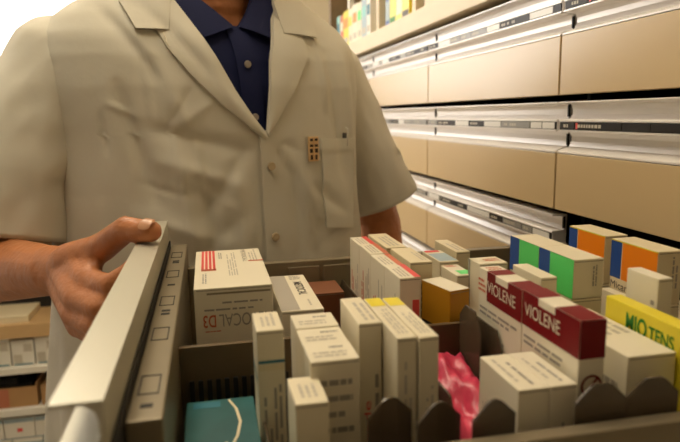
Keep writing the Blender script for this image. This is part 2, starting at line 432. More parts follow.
k.text('F', 'METOCAL',   .30, .735, .99, .82, INKG, 2, .0); k.text('F', 'D3', .10, .735, .26, .82, REDO, 2, .02); k.dash('F', .12, .70, .34, .715, 1, REDO, seed=9)
k.done()
k = Box('medicine_box', 'white box with grey left half lying right of the striped box', .053, .487, .036, .115, -.160, m=CREAM2)
k.rect('T', .01, .01, .45, .99, GREYC); k.text('T', 'METOCAL', .60, .38, .82, .76, INK, 3, .01); k.dash('T', .55, .84, .92, .97, 3, INKG, seed=1); k.dash('T', .7, .1, .8, .28, 1, INKL, True, seed=2)
k.dash('F', .1, .4, .9, .8, 4, INKG, seed=4); k.done()
# lone box near the left with a teal line
k = Box('medicine_box', 'narrow cream box with a teal line across its end, standing alone', .0235, .362, .0170, .036, -.130, m=CREAM)
k.rect('F', .04, .845, .99, .858, TEALI); k.rect('F', .04, .81, .99, .84, CREAM3); k.dash('F', .15, .1, .9, .76, 4, INKG, True, seed=5); k.dash('T', .2, .2, .8, .9, 3, INKL, True, seed=6); k.rect('L', .1, .75, .98, .78, TEALI)
k.done()
k = Box('medicine_box', 'cream box with a grey blue line, nearest to the front rim at left', .0382, .300, .0182, .034, -.150, m=CREAM)
k.rect('F', .03, .72, .99, .745, TEALI); k.rect('F', .03, .60, .99, .71, CREAM3); k.dash('F', .2, .1, .8, .55, 3, INKL, True, seed=5); k.dash('T', .2, .2, .8, .9, 3, INKL, True, seed=9)
k.done()
# file of three white boxes
W5 = ['nearest of the three glossy white boxes in a file left of centre', 'middle of the three glossy white boxes in a file left of centre', 'farthest of the three glossy white boxes in a file left of centre']
for i in range(3):
    k = Box('medicine_box', W5[i], .0515, .330+.0292*i, .0295, .0286, -.140-.0008*(i == 1), m=CREAM2, group='three white boxes in a file left of centre')
    k.dash('T', .12, .15, .9, .5, 2, INKL, seed=i+3); k.dash('T', .5, .6, .95, .8, 1, INKG, seed=i+4)
    k.dash('F', .12, .62, .95, .93, 4, INKG, seed=i+2, fill=.35); k.dash('F', .15, .1, .7, .5, 5, INKL, seed=i); k.done()
# yellow ended boxes
k = Box('medicine_box', 'thick cream box with red print on its end, left of two slim ones', .0875, .359, .0150, .056, -.130, m=CREAM)
k.dash('F', .62, .3, .92, .9, 1, INKG, True, seed=3); k.text('F', 'rede', .2, .42, .5, .62, RED, 1, .0); k.dash('F', .2, .1, .5, .38, 2, INKL, True, seed=4); k.dash('T', .3, .1, .9, .9, 2, INKL, True, seed=4); k.done()
for i, (x, lab) in enumerate([(.1034, 'left slim cream box with a yellow patch on its far end'), (.1164, 'right slim cream box with a yellow patch on its far end')]):
    k = Box('medicine_box', lab, x, .329-.002*i, .0122, .081, -.130, m=CREAM, group='slim boxes with yellow ends')
    k.rect('T', .06, .76, .94, .985, YELL); k.dash('T', .2, .08, .8, .68, 3, INKL, True, seed=i+7); k.dash('F', .3, .3, .8, .9, 2, INKL, True, seed=i); k.dash('L', .05, .5, .6, .9, 4, INKL, seed=i+2); k.done()
# file of white boxes with red edge
W7 = ['nearest of the four white boxes in a file with a red edge', 'second nearest of the four white boxes in a file with a red edge', 'third nearest of the four white boxes in a file with a red edge', 'farthest of the four white boxes in a file with a red edge']
ys = [.463, .508, .555, .600]
for i in range(4):
    l = (ys[i+1]-ys[i]-.0006) if i < 3 else .042
    k = Box('medicine_box', W7[i], .1475, ys[i], .0182, l, -.132-.0007*(i % 2), m=CREAM2, group='white boxes with a red edge')
    k.rect('T', .70, .0, .995, 1, RED if i in (0, 3) else REDO); k.dash('T', .1, .1, .6, .9, 3, INKL, True, seed=i)
    k.dash('L', .18, .35, .42, .85, 2, REDO, True, seed=i+5); k.dash('L', .55, .3, .9, .9, 3, INKL, True, seed=i+15)
    k.rect('F', .60, .35, .92, .86, RED); k.dash('F', .25, .3, .5, .8, 2, REDO, True, seed=i); k.done()
k = Box('medicine_box', 'plain cream box behind the red edged file, farther of two', .1700, .577, .0210, .073, -.132, m=CREAM3); k.dash('T', .2, .1, .8, .8, 3, INKL, True, seed=2); k.done()
k = Box('medicine_box', 'plain cream box with bar print on its end, nearer of two', .1728, .511, .0210, .062, -.132, m=CREAM3)
k.dash('F', .2, .62, .85, .88, 5, INK, True, fill=.4, seed=3); k.dash('F', .2, .2, .85, .55, 3, INKG, seed=3); k.dash('T', .6, .1, .9, .8, 2, INKL, True, seed=2); k.done()
k = Box('medicine_box', 'low pale blue topped box with a red corner at the back', .2140, .545, .0200, .050, -.142, m=CREAM)
k.rect('T', .05, .05, .95, .7, LBLUE); k.rect('T', .05, .82, .8, .98, RED); k.done()
k = Box('medicine_box', 'small blank cream box standing at the back against the drawer fronts', .2430, .573, .0150, .062, -.140, m=CREAM3); k.dash('T', .2, .1, .8, .8, 2, INKL, True, seed=2); k.done()
k = Box('medicine_box', 'white box with a green corner and red print behind the amber box', .2145, .504, .0170, .0395, -.145, m=CREAM2)
k.rect('T', .30, .08, .98, .42, GREEN); k.dash('T', .1, .75, .9, .95, 2, REDO, seed=2); k.done()
k = Box('medicine_box', 'amber box with a bright white top tilted among the middle boxes', .1905, .461, .0200, .042, -.146, -.262, m=AMBER, rot=14, tilt=0)
k.rect('T', -.005, -.005, 1.005, 1.005, CREAM2, .0003); k.dash('T', .1, .5, .8, .95, 3, INKG, seed=5)
k.rect('F', .0, .0, 1, .72, CREAM3); k.dash('F', .15, .3, .9, .68, 5, INK, True, fill=.4, seed=8); k.rect('L', .02, .0, .98, .70, BLACK); k.done()
k = Box('medicine_box', 'short cream box with orange print beyond the crimson boxes', .2262, .482, .0265, .024, -.130, m=CREAM); k.dash('T', .35, .3, .95, .7, 2, REDO, seed=3); k.rect('L', 0, .0, .2, 1, INKG); k.done()
# crimson boxes
for i, (y, l, lab) in enumerate([(.303, .0668, 'nearer crimson and white box lettered VIOLENE'), (.3708, .0692, 'farther crimson and white box lettered VIOLENE')]):
    k = Box('medicine_box', lab, .2060, y, .0168, l, -.120-.0006*i, m=CREAM2, group='crimson and white boxes')
    h = k.h; t = 1-.0235/h
    if i == 0:
        reds = [(.0, .30), (.60, 1.0)]; k.text('L', 'VIOLENE', .06, t+.052, .70, t+.112, CREAM2, 0, .0, .0007)
    else:
        reds = [(.22, .42), (.70, 1.0)]; k.text('L', 'VIOLENE', .24, t+.052, .88, t+.112, CREAM2, 0, .0, .0007)
    for a, c in reds:
        k.rect('L', a, t, c, 1.0, CRIM); k.rect('T', 0, 1-c, 1, 1-a, CRIM)
    a0 = 0 if i == 0 else .22
    k.rect('L', a0, t, 1, t+.125, CRIM, .0003)
    if i: k.dash('L', .0, t+.03, .2, t+.11, 3, REDO, seed=4); k.dash('T', .15, .80, .9, .95, 2, REDO, seed=3)
    k.dash('L', a0+.08, t+.018, a0+.72, t+.045, 2, REDO, seed=i+3, fill=.6); k.bm.faces.ensure_lookup_table()
    k.dash('L', .05, t-.09, .95, t-.035, 2, INKG, seed=i+6, fill=.45); k.dash('L', .05, t-.3, .7, t-.16, 4, INKL, seed=i+9)
    if i == 0:
        k.rect('F', .0, t, 1, 1.0, CRIM, .0003)
        # red ring with a slash on the white end
        n = 20; cu, cv, ru = .52, t-.115, .42; rv = ru*k.w/h
        for j in range(n):
            a, c = 2*pi*j/n, 2*pi*(j+1)/n
            quad(k.bm, [k.pt('F', cu+cos(q)*ru*s_, cv+sin(q)*rv*s_, .0005) for q, s_ in ((a, .78), (a, 1), (c, 1), (c, .78))], k.mi(CRIM))
        quad(k.bm, [k.pt('F', cu-.3*ru*2.2, cv-.62*rv, .0005), k.pt('F', cu-.5*ru, cv-.78*rv, .0005), k.pt('F', cu+.66*ru, cv+.62*rv, .0005), k.pt('F', cu+.5*ru, cv+.78*rv, .0005)], k.mi(CRIM))
    k.done()
k = Box('medicine_box', 'plain cream box between the crimson boxes and the green ones', .2435, .411, .0135, .045, -.125, m=CREAM); k.done()
k = Box('medicine_box', 'long white box at the right just behind the near rim', .2435, .309, .0340, .090, -.148, m=CREAM2)
k.dash('F', .3, .75, .9, .86, 1, INKL, seed=1); k.dash('L', .75, .55, .97, .85, 4, INKG, seed=3); k.dash('T', .1, .4, .9, .9, 4, INKL, True, seed=3); k.done()
# pair of white boxes in front
for i, (x, w, lab) in enumerate([(.1648, .0195, 'left box of the white pair by the near rim'), (.1846, .0172, 'right box of the white pair by the near rim')]):
    k = Box('medicine_box', lab, x, .297, w, .051, -.155, m=CREAM2, group='white pair by the near rim')
    k.dash('T', .5, .1, .7, .95, 1, INKG, True, seed=i+3); k.dash('T', .15, .2, .35, .9, 1, INKL, True, seed=i+1)
    k.dash('F', .2, .25, .85, .82, 2+i, INKG, True, seed=i+2, fill=.4); k.dash('L', .1, .5, .3, .8, 3, INKL, True, seed=i+2); k.done()
# green and blue boxes
for i, (y, lab) in enumerate([(.419, 'nearer green and blue box standing right of centre'), (.4712, 'farther green and blue box standing right of centre')]):
    k = Box('medicine_box', lab, .2760, y, .0265, .0518, -.115, -.147, m=CREAM, group='green and blue boxes')
    k.rect('L', .01, .0, .34, 1, BLUE); k.rect('L', .34, .0, 1, 1, GREEN); k.rect('L', 0, .985, 1, 1, CREAM2)
    k.dash('F', .62, .3, .8, .9, 2, INKG, True, seed=3); k.done()
k = Box('medicine_box', 'cream box with bar print lying beneath the green boxes', .2760, .419, .0265, .103, -.1475, m=CREAM3)
k.dash('F', .3, .75, .85, .92, 6, INKG, True, fill=.4, seed=3); k.done()
# orange boxes
for i, (y, l, lab) in enumerate([(.425, .060, 'nearer orange and blue box lettered Micardis'), (.4945, .058, 'farther orange and blue box at the back right')]):
    k = Box('medicine_box', lab, .3570, y, .0235, l, -.115, -.161, m=CREAM3, group='orange and blue boxes')
    k.rect('L', .0, .24, .24, .97, BLUE); k.rect('L', .26, .24, .99, .97, ORNG); k.rect('L', 0, .965, 1, .99, YELL)
    k.text('L', 'Micardis', .03, .03, .60, .18, INK, 0, .0)
    k.dash('F', .55, .3, .85, .9, 2, INKG, True, seed=i); k.done()
k = Box('medicine_box', 'cream box lying beneath the nearer orange box', .3480, .425, .0325, .060, -.1615, m=CREAM); k.done()
k = Box('medicine_box', 'cream box lying beneath the farther orange box', .3330, .4945, .0475, .058, -.1615, m=CREAM); k.done()
k = Box('medicine_box', 'small cream box standing between the yellow box and the orange box', .2990, .354, .0115, .033, -.115, -.20, m=CREAM2)
k.dash('L', .80, .25, .92, .9, 1, INKG, True, seed=2, fill=.9); k.rect('L', .38, .3, .55, .45, CREAM3); k.done()
k = Box('medicine_box', 'cream box lying flat beneath the small upright cream box', .2925, .345, .0310, .055, -.2005, m=CREAM3); k.done()
k = Box('medicine_box', 'yellow box with green letters MIOTENS beside the long white box', .2790, .290, .0122, .092, -.133, m=YELL)
k.text('L', 'MIO', .255, 1-.0180/k.h, .48, 1-.0050/k.h, DGREEN, 0, .03); k.text('L', 'TENS', .50, 1-.0170/k.h, .75, 1-.0075/k.h, DGREEN, 0, .02); k.done()
k = Box('medicine_box', 'green and white box at the right edge behind the small cream box', .362, .350, .028, .055, -.150, m=CREAM); k.rect('L', .1, .80, .95, .95, GREEN); k.rect('F', 0, .72, .9, .93, GREEN); k.done()
# teal leaflet box lying low at the left
k = Box('medicine_box', 'teal box with pale pink swirl lying flat at the front left corner', -.0235, .300, .047, .122, -.200, -.262, m=CYAN)
for s_ in (0, 1):
    pts = [(.62, .98), (.72, .86), (.76, .70), (.70, .55), (.60, .44)] if s_ == 0 else [(.55, .50), (.52, .38), (.62, .25), (.78, .16)]
    for a, c in zip(pts, pts[1:]): quad(k.bm, [k.pt('T', a[0]-.018, a[1]), k.pt('T', c[0]-.018, c[1]), k.pt('T', c[0]+.022, c[1]), k.pt('T', a[0]+.022, a[1])], k.mi(CREAM3))
k.rect('T', .03, .05, .42, .5, CYANL); k.rect('T', .1, .9, .5, .97, TEALI); k.done()
# pink foil pouch, crumpled
b = BM(); nx, ny = 22, 26
for i in range(nx+1):
    for j in range(ny+1):
        u, v = i/nx, j/ny
        p = Vector((u*.05, v*.11, 0)); n_ = noise.fractal(Vector((u*4+3, v*7, 1.3)), .9, 2., 4)
        edge = min(u, 1-u, v, 1-v)*6; p.z = .006*n_+.016*min(1, edge)+.003*sin(u*9+v*5)
        b.verts.new((.146+p.x*.9, .335+p.y*.95, -.226+p.z+.004*u+.028*v))
b.verts.ensure_lookup_table()
top = list(b.verts)
g = lambda i, j: top[i*(ny+1)+j]
for i in range(nx):
    for j in range(ny): b.faces.new((g(i, j), g(i+1, j), g(i+1, j+1), g(i, j+1)))
bot = {v: b.verts.new((v.co.x, v.co.y, min(v.co.z-.004, -.262+.0))) for v in top}
for i in range(nx):
    for j in range(ny): b.faces.new((bot[g(i, j+1)], bot[g(i+1, j+1)], bot[g(i+1, j)], bot[g(i, j)]))
rim = [g(i, 0) for i in range(nx)]+[g(nx, j) for j in range(ny)]+[g(i, ny) for i in range(nx, 0, -1)]+[g(0, j) for j in range(ny, 0, -1)]
for a, c in zip(rim, rim[1:]+rim[:1]): b.faces.new((a, bot[a], bot[c], c))
tag(obj('foil_pouch', b, PINK, smooth=True), 'crumpled pink foil pouch lying low between the smoked dividers', 'pouch')
k = Box('medicine_box', 'small pink box glimpsed at the back beside the grey holder', .098, .58, .014, .03, -.205, m=PINK); k.done()
k = Box('medicine_box', 'reddish brown block standing in for reflections on the far wall at the back', .100, .640, .040, .050, -.193, m=mat('russet_reflection', (.22, .08, .035), .5)); k.done()  # block added to carry the far wall's reddish reflection as colour

# ------------------------------------------------------------------ shelves far behind at the left
bs = thing('storage_shelf', 'low wooden storage shelves behind the man at the left', 'shelf', (-.8, 2.1, FZ))
SX0, SX1 = -1.35, -.40
for z, m, th in ((-.640, WOODF, .042), (-.752, WHITEB, .020), (-.885, WHITEB, .022), (-1.05, WHITEB, .022)):
    b = BM(); bx(b, SX0, SX1, 1.90, 2.25, z, z+th, bev=.001); obj('shelf_board', b, m, bs)
for x in (SX0-.02, SX1):
    b = BM(); bx(b, x, x+.02, 1.90, 2.25, FZ, .10); obj('side_panel', b, WOODF, bs)
b = BM(); bx(b, SX0, SX1, 2.25, 2.262, FZ, .10); obj('back_panel', b, WOODB, bs)
b = BM(); bx(b, SX0-.02, SX1+.02, 1.90, 2.262, .10, .125); obj('top_board', b, WOODF, bs)
b = BM(); bx(b, -.745, -.722, 1.905, 2.2, -.598, .0995); obj('upright', b, WOODF, bs)
def sbox(x, w, z0, h, m, lab, decor, group):
    k = Box('storage_box', lab, x, 1.915, w, .16, z0+h, z0, 0, m, group, 0, 'box')
    for d in decor: k.rect(*d)
    return k.done()
COLN = ['leftmost', 'second', 'third', 'fourth', 'fifth', 'sixth', 'seventh', 'eighth', 'ninth']
x = -1.00; i = 0
while x < -.48:
    w = .062; green = -.80 < x < -.76
    if i == 3:
        sbox(x, w, -.732, .085, GREEN, 'green box on the shelf below the wooden board, left background', [('F', .2, .3, .7, .5, DGREEN)], None)
    else:
        sbox(x, w, -.732, .080+.006*(i % 3), WHITEB, 'white carton on the shelf under the wooden board, %s from the left' % COLN[i], [('F', .08, .1, .45, .45, INKL), ('F', .55, .55, .92, .85, INKL), ('F', .08, .04, .92, .09, TEALI if i > 4 else INKL)], 'white cartons under the wooden board')
    x += w+.004; i += 1
# open cardboard carton on the next shelf
ck = thing('cardboard_box', 'open brown cardboard box with taped front on the low shelf', 'box', (-.655, 2.0, -.862))
b = BM(); X0, X1 = -.765, -.545
bx(b, X0, X1, 1.915, 1.919, -.862, -.800); bx(b, X0, X1, 2.11, 2.114, -.862, -.790); bx(b, X0, X0+.004, 1.919, 2.11, -.862, -.792); bx(b, X1-.004, X1, 1.919, 2.11, -.862, -.792); bx(b, X0+.004, X1-.004, 1.919, 2.11, -.862, -.858)
obj('carton_body', b, KRAFT, ck)
b = BM(); bx(b, -.67, -.625, 1.9142, 1.9149, -.860, -.802); obj('tape', b, mat('tape_red_brown', (.45, .15, .08), .4), ck)
b = BM(); bx(b, X0+.03, X1-.02, 1.94, 2.09, -.856, -.80); bx(b, X0+.05, X1-.06, 1.95, 2.08, -.80, -.785)  # black blocks fill the box, painting its open top dark
tag(obj('dark_filling', b, BLACK), 'black blocks placed as the dark open top of the cardboard box', 'filling')
sbox(-.84, .066, -.862, .07, WHITEB, 'white box left of the open cardboard box', [('F', .1, .2, .9, .5, INKL)], None)
sbox(-.535, .07, -.862, .06, KRAFT, 'brown box right of the open cardboard box', [], None)
for r, z0 in enumerate((-1.028, -.962)):
    x = -.98-.02*r; i = 0
    while x < -.50:
        sbox(x, .085, z0, .064, LBLUE if r == 0 else WHITEB, '%s box with a red dot, %s layer of the bottom stack, %s from left' % ('pale blue' if r == 0 else 'white', ('lower', 'upper')[r], COLN[i]), [('F', .0, .78, 1, .99, LBLUE if r else WHITEB), ('F', .42, .30, .60, .48, RED)], 'boxes with red dots in the bottom stack')
        x += .088; i += 1
k = Box('storage_box', 'dark tin with red lid on the wooden board', -.80, 1.92, .045, .10, -.598+.05, -.598, m=BLACK, cat='box'); k.rect('F', .1, .5, .9, .8, RED); k.done()
k = Box('storage_box', 'grey cream folded papers on the wooden board', -.70, 1.92, .15, .14, -.598+.02, -.598, m=CREAM3, cat='papers'); k.done()
k = Box('storage_box', 'dark low crate on the wooden board behind the papers', -.70, 2.07, .22, .14, -.598+.07, -.598, m=BLACK, cat='crate'); k.done()

# ------------------------------------------------------------------ the man
PHI = radians(20); CX, CY = .032, 1.0
def L2W(p):      # body frame (x to his left, y to his back) to room
    return Vector((CX+p[0]*cos(PHI)-p[1]*sin(PHI), CY+p[0]*sin(PHI)+p[1]*cos(PHI), p[2]))
TAB = [  # z, half width, half depth
    (-.88, .285, .215), (-.60, .262, .190), (-.40, .245, .172), (-.25, .228, .152), (-.10, .216, .145), (-.02, .216, .143), (.04, .221, .138),
    (.08, .222, .128), (.11, .216, .115), (.135, .198, .102), (.155, .172, .092), (.172, .142, .084), (.188, .112, .078), (.200, .092, .074), (.212, .080, .070)]
def tab(z):
    if z <= TAB[0][0]: return TAB[0][1:]
    for q, r in zip(TAB, TAB[1:]):
        if z <= r[0]:
            t = (z-q[0])/(r[0]-q[0]); return tuple(q[i]*(1-t)+r[i]*t for i in (1, 2))
    return TAB[-1][1:]
NEX = 2.5
def AS(x, z): return .044*min(1, max(0, (.214-z)/.045)) if x < 0 else -.004*min(1, max(0, (.19-z)/.1))
FOLDS = [ # (x0,z0,x1,z1,width,amp) creases and ridges on the front of the coat, body frame
    (-.20, .15, -.12, .02, .010, -.006), (-.16, .16, -.04, .02, .012, -.005), (-.18, .155, -.10, -.03, .012, .006), (-.11, .13, -.02, -.03, .011, .004),
    (-.17, -.01, -.02, -.05, .012, -.006), (-.16, -.05, -.03, -.10, .014, .006), (-.19, .05, -.15, -.12, .010, -.008), (-.13, -.02, -.10, -.22, .014, .006),
    (-.09, -.04, -.075, -.26, .010, -.006), (-.05, -.05, -.03, -.26, .014, .006), (.04, -.03, .05, -.24, .010, -.004), (.03, -.05, .09, -.16, .012, .005),
    (.12, .10, .135, -.10, .008, -.006), (.15, .10, .165, -.16, .010, .007), (.10, .12, .11, .0, .007, .004), (.18, .09, .175, -.14, .009, -.008),
    (.07, -.10, .14, -.15, .010, -.004), (-.02, -.03, -.10, -.14, .010, -.005), (.01, -.04, .05, -.10, .008, -.004), (-.19, -.12, -.05, -.18, .015, .006),
    (-.02, -.12, -.17, -.24, .015, -.005), (-.06, .03, -.13, -.02, .008, .003),
    (-.128, .015, -.115, -.15, .0035, .0028), (-.100, -.01, -.092, -.13, .0032, .0026), (-.205, .020, -.165, .0, .0035, .0030), (-.21, .01, -.205, -.05, .0035, -.003),
    (-.13, -.07, -.05, -.13, .0035, .0028), (-.155, .09, -.150, -.02, .0035, .0022), (-.06, -.08, -.055, -.19, .0035, -.0025), (.05, -.10, .075, -.20, .0035, .0025),
    (.115, .05, .12, -.03, .0035, -.0028), (.165, .06, .17, -.08, .0035, .003), (.02, -.035, .06, -.055, .003, -.002), (-.09, .05, -.14, -.02, .0035, -.0025), (-.18, -.08, -.10, -.11, .0035, -.0025)]
def fold(x, z):
    s = 0
    for x0, z0, x1, z1, w, a in FOLDS:
        dx, dz = x1-x0, z1-z0; L = dx*dx+dz*dz
        t = max(0., min(1., ((x-x0)*dx+(z-z0)*dz)/L))
        d2 = (x-x0-t*dx)**2+(z-z0-t*dz)**2
        if d2 < 9*w*w: s += a*1.15*exp(-(d2/(w*w))**.8*1.2)*sin(pi*t)**.7 if 0 < t < 1 else 0
    s += .0032*noise.noise(Vector((x*9, z*5, 4)))+.0018*noise.noise(Vector((x*25, z*14, 9)))
    return s
def ringpt(th, z, grow=0.):
    a, bb = tab(z); c, s = cos(th), sin(th)
    A = a+AS(c, z)+grow
    B = bb+grow
    x = A*math.copysign(abs(c)**(2/NEX), c); y = B*math.copysign(abs(s)**(2/NEX), s)
    y += .018*max(0, (z-.10)/.1)*(1 if z > .1 else 0)
    if s < 0:
        f = fold(x, z); n = Vector((c*.5, s, 0)).normalized(); x += n.x*f; y += n.y*f
    else:
        f = .006*noise.noise(Vector((x*8, z*5, 14))); y += f
    if z < -.2: # skirt flares in soft vertical folds
        w = .012*min(1, (-.2-z)/.3)*sin(th*9+1.3); x += c*w; y += s*w
    return x, y
def front(x, z, off=0.):
    """point on the front of the coat at body x, height z."""
    a, _ = tab(z); A = a+AS(x, z)
    u = min(1., abs(x)/A)**(NEX/2); th = -pi/2+math.copysign(math.asin(u), x)
    px, py = ringpt(th, z)
    return L2W((px, py-off, z))
ZV = -.022
def interp(T, z):
    if z <= T[0][0]: return T[0][1]
    for q, r in zip(T, T[1:]):
        if z <= r[0]: return q[1]+(r[1]-q[1])*(z-q[0])/(r[0]-q[0])
    return T[-1][1]
def edgeR(z): return interp([(ZV, .0), (.0213, .0066), (.0764, .0153), (.1357, .0365), (.175, .055), (.212, .060)], z)
def edgeL(z): return interp([(ZV, .0), (.0052, -.0221), (.0348, -.0403), (.106, -.0742), (.1562, -.0990), (.185, -.090), (.212, -.070)], z)
man = thing('person', 'man in a white short-sleeved coat over a navy shirt gripping the open drawer', 'person', (CX, CY, FZ))
def coat_torso(bm):
    zs = []; z = -.88
    while z < .2125: zs.append(z); z += .02 if z < -.3 else .004
    rings = []; N = 280
    for z in zs:
        A = tab(z)[0]
        if z > ZV: xr, xl = edgeR(z), edgeL(z)
        else: xr, xl = -.010, .024
        dR = math.copysign(math.asin(min(1, abs(xr)/A)**(NEX/2)), xr); dL = math.copysign(math.asin(min(1, abs(xl)/(A+AS(xl, z)))**(NEX/2)), -xl)
        t0, t1 = -pi/2+dR, 3*pi/2-dL; row = []
        for k in range(N+1):
            th = t0+(t1-t0)*k/N; x, y = ringpt(th, z)
            lift = .0035*max(0, 1-k/34)*min(1, max(0, (ZV+.02-z)/.06))
            row.append(bm.verts.new(L2W((x, y-lift, z))))
        rings.append(row)
    for a, c in zip(rings, rings[1:]):
        for k in range(N): bm.faces.new((a[k], a[k+1], c[k+1], c[k]))
def sleeve(bm, path, R, hemcut, seed):
    """tube with soft folds; path: (point), R: (rx, ry) radii."""
    P = [Vector(p) for p in path]; S = []; n = 44
    seg = [(P[i+1]-P[i]).length for i in range(len(P)-1)]; T = sum(seg)
    def at(t):
        d = t*T
        for i, L in enumerate(seg):
            if d <= L or i == len(seg)-1:
                q = min(1, d/L); 
                return P[i].lerp(P[i+1], q), [R[i][j]*(1-q)+R[i+1][j]*q for j in (0, 1)]
            d -= L
    rows = []
    for i in range(n+1):
        t = i/n; c, r = at(t); c0 = at(max(0, t-.06))[0]; c1 = at(min(1, t+.06))[0]; d = (c1-c0).normalized()
        u = Vector((cos(PHI), sin(PHI), 0)); u = (u-d*u.dot(d)).normalized(); w = d.cross(u)
        row = []
        for k in range(64):
            a = 2*pi*k/64
            f = 1+.05*noise.noise(Vector((cos(a)*1.6+seed, sin(a)*1.6, t*4)))+.035*sin(a*3+t*6+seed)*t+.03*noise.noise(Vector((cos(a)*4, sin(a)*4+seed, t*9)))
            cap = sqrt(max(0, 1-(1-min(1, t/.16))**2)) if t < .16 else 1
            row.append(bm.verts.new(c+(u*cos(a)*r[0]+w*sin(a)*r[1])*f*(.25+.75*cap)))
        rows.append(row)
    # turned hem going back up inside
    last = []
    for k in range(64):
        v = rows[-1][k].co; c, r = at(1.)
        last.append(bm.verts.new(c+(v-c)*.94+(at(.9)[0]-c)*.05))
    inn = [bm.verts.new(v.co+(at(.75)[0]-at(1.)[0])) for v in last]
    rows += [last, inn]
    for a, c in zip(rows, rows[1:]):
        for k in range(64): bm.faces.new((a[k], a[(k+1) % 64], c[(k+1) % 64], c[k]))
    bm.faces.new(rows[0][::-1])
b = BM(); coat_torso(b)
bmesh.ops.recalc_face_normals(b, faces=b.faces)
b2 = b
SH_R = L2W((-.205, .01, .098)); EL_R = Vector((-.305, .885, -.205))
SH_L = L2W((.185, .02, .090)); EL_L = Vector((.335, 1.145, -.20))
sleeve(b2, [SH_R+Vector((.012, .018, .020)), SH_R+Vector((-.030, .010, -.018)), Vector((-.262, .895, -.075)), Vector((-.275, .880, -.152))], [(.055, .065), (.066, .080), (.078, .088), (.086, .088)], 0, 1.)
sleeve(b2, [SH_L+Vector((-.03, 0, .012)), SH_L+Vector((.012, .005, -.025)), Vector((.272, 1.11, -.07)), Vector((.312, 1.12, -.158))], [(.055, .065), (.058, .075), (.066, .082), (.072, .082)], 0, 5.)
coat = obj('lab_coat', b2, COAT, man, smooth=True)
def patch(name, A, B, off, m, parent, n=26, c=10, thick=.0022, smooth=True, curl=0.):
    """cloth piece lying on the coat between two edge polylines given in body (x,z)."""
    def samp(Pl, t):
        seg = [math.dist(Pl[i], Pl[i+1]) for i in range(len(Pl)-1)]; T = sum(seg); d = t*T
        for i, L in enumerate(seg):
            if d <= L+1e-9 or i == len(seg)-1:
                q = min(1, d/L); return (Pl[i][0]*(1-q)+Pl[i+1][0]*q, Pl[i][1]*(1-q)+Pl[i+1][1]*q)
            d -= L
    bm = BM(); top = []; low = []
    for i in range(n+1):
        p, q = samp(A, i/n), samp(B, i/n); ra, rb = [], []
        for k in range(c+1):
            t = k/c; x, z = p[0]*(1-t)+q[0]*t, p[1]*(1-t)+q[1]*t
            e = curl*sin(pi*t)
            ra.append(bm.verts.new(front(x, z, off+thick+e))); rb.append(bm.verts.new(front(x, z, off*.2)))
        top.append(ra); low.append(rb)
    for g_ in (top, low):
        for i in range(n):
            for k in range(c): bm.faces.new((g_[i][k], g_[i][k+1], g_[i+1][k+1], g_[i+1][k]))
    for i in range(n):
        for k in (0, c): bm.faces.new((top[i][k], top[i+1][k], low[i+1][k], low[i][k]))
    for k in range(c):
        for i in (0, n): bm.faces.new((top[i][k], top[i][k+1], low[i][k+1], low[i][k]))
    bmesh.ops.recalc_face_normals(bm, faces=bm.faces)
    o = obj(name, bm, m, parent, smooth=False)
    for p in o.data.polygons: p.use_smooth = True
    o.data.set_sharp_from_angle(angle=radians(50)); return o
#PATCHES#
patch('lapel', [(-.100, .158), (-.076, .106), (-.042, .035), (-.023, .004), (-.001, -.024)], [(-.135, .120), (-.1242, .0883), (-.0991, .0538), (-.0648, .0175), (-.003, -.034)], .0025, COAT, coat, curl=.002)
patch('lapel', [(.040, .140), (.0153, .0764), (.0066, .0213), (.0, -.022)], [(.0770, .1113), (.0793, .0862), (.0421, .0283), (.0020, -.030)], .0045, COAT, coat, curl=.002)
patch('collar', [(-.085, .196), (-.105, .156), (-.118, .113)], [(-.150, .178), (-.168, .150), (-.158, .112)], .006, COAT, coat, curl=.003)
patch('collar', [(.060, .196), (.046, .160), (.046, .116)], [(.105, .172), (.112, .145), (.104, .113)], .0075, COAT, coat, curl=.003)
patch('pocket', [(.0905, -.0365), (.0925, -.10), (.0965, -.168)], [(.155, -.0385), (.156, -.10), (.158, -.178)], .0030, POCK, coat, thick=.0022)
patch('pocket_hem', [(.0905, -.0350), (.0908, -.052)], [(.1555, -.0365), (.1557, -.054)], .0058, POCK, coat, n=4, thick=.0012)
patch('front_edge', [(-.010, -.028), (-.0095, -.12), (-.0095, -.30)], [(.016, -.028), (.016, -.12), (.016, -.30)], .0030, COAT, coat, n=40, c=4, thick=.0010)
for z in (-.070, -.170, -.27):
    b = BM(); c = front(.004, z, .0065); r = bmesh.ops.create_cone(b, segments=20, radius1=.0062, radius2=.0055, depth=.0022, cap_ends=True)
    M = Matrix.Translation(c) @ Matrix.Rotation(PHI, 4, 'Z') @ Matrix.Rotation(pi/2, 4, 'X')
    for v in r['verts']: v.co = M @ v.co
    for s in (-1, 1):
        ball(b, c+L2W((s*.0015, -.0012, 0))-L2W((0, 0, 0)), .0007, 1)
    obj('button', b, COATB, coat)
# thread hanging from the collar point
b = BM(); tube(b, [front(-.128, .108, .012), front(-.126, .100, .012), front(-.127, .095, .013), front(-.124, .090, .012)], .0007, 6); obj('loose_thread', b, CREAM2, coat)

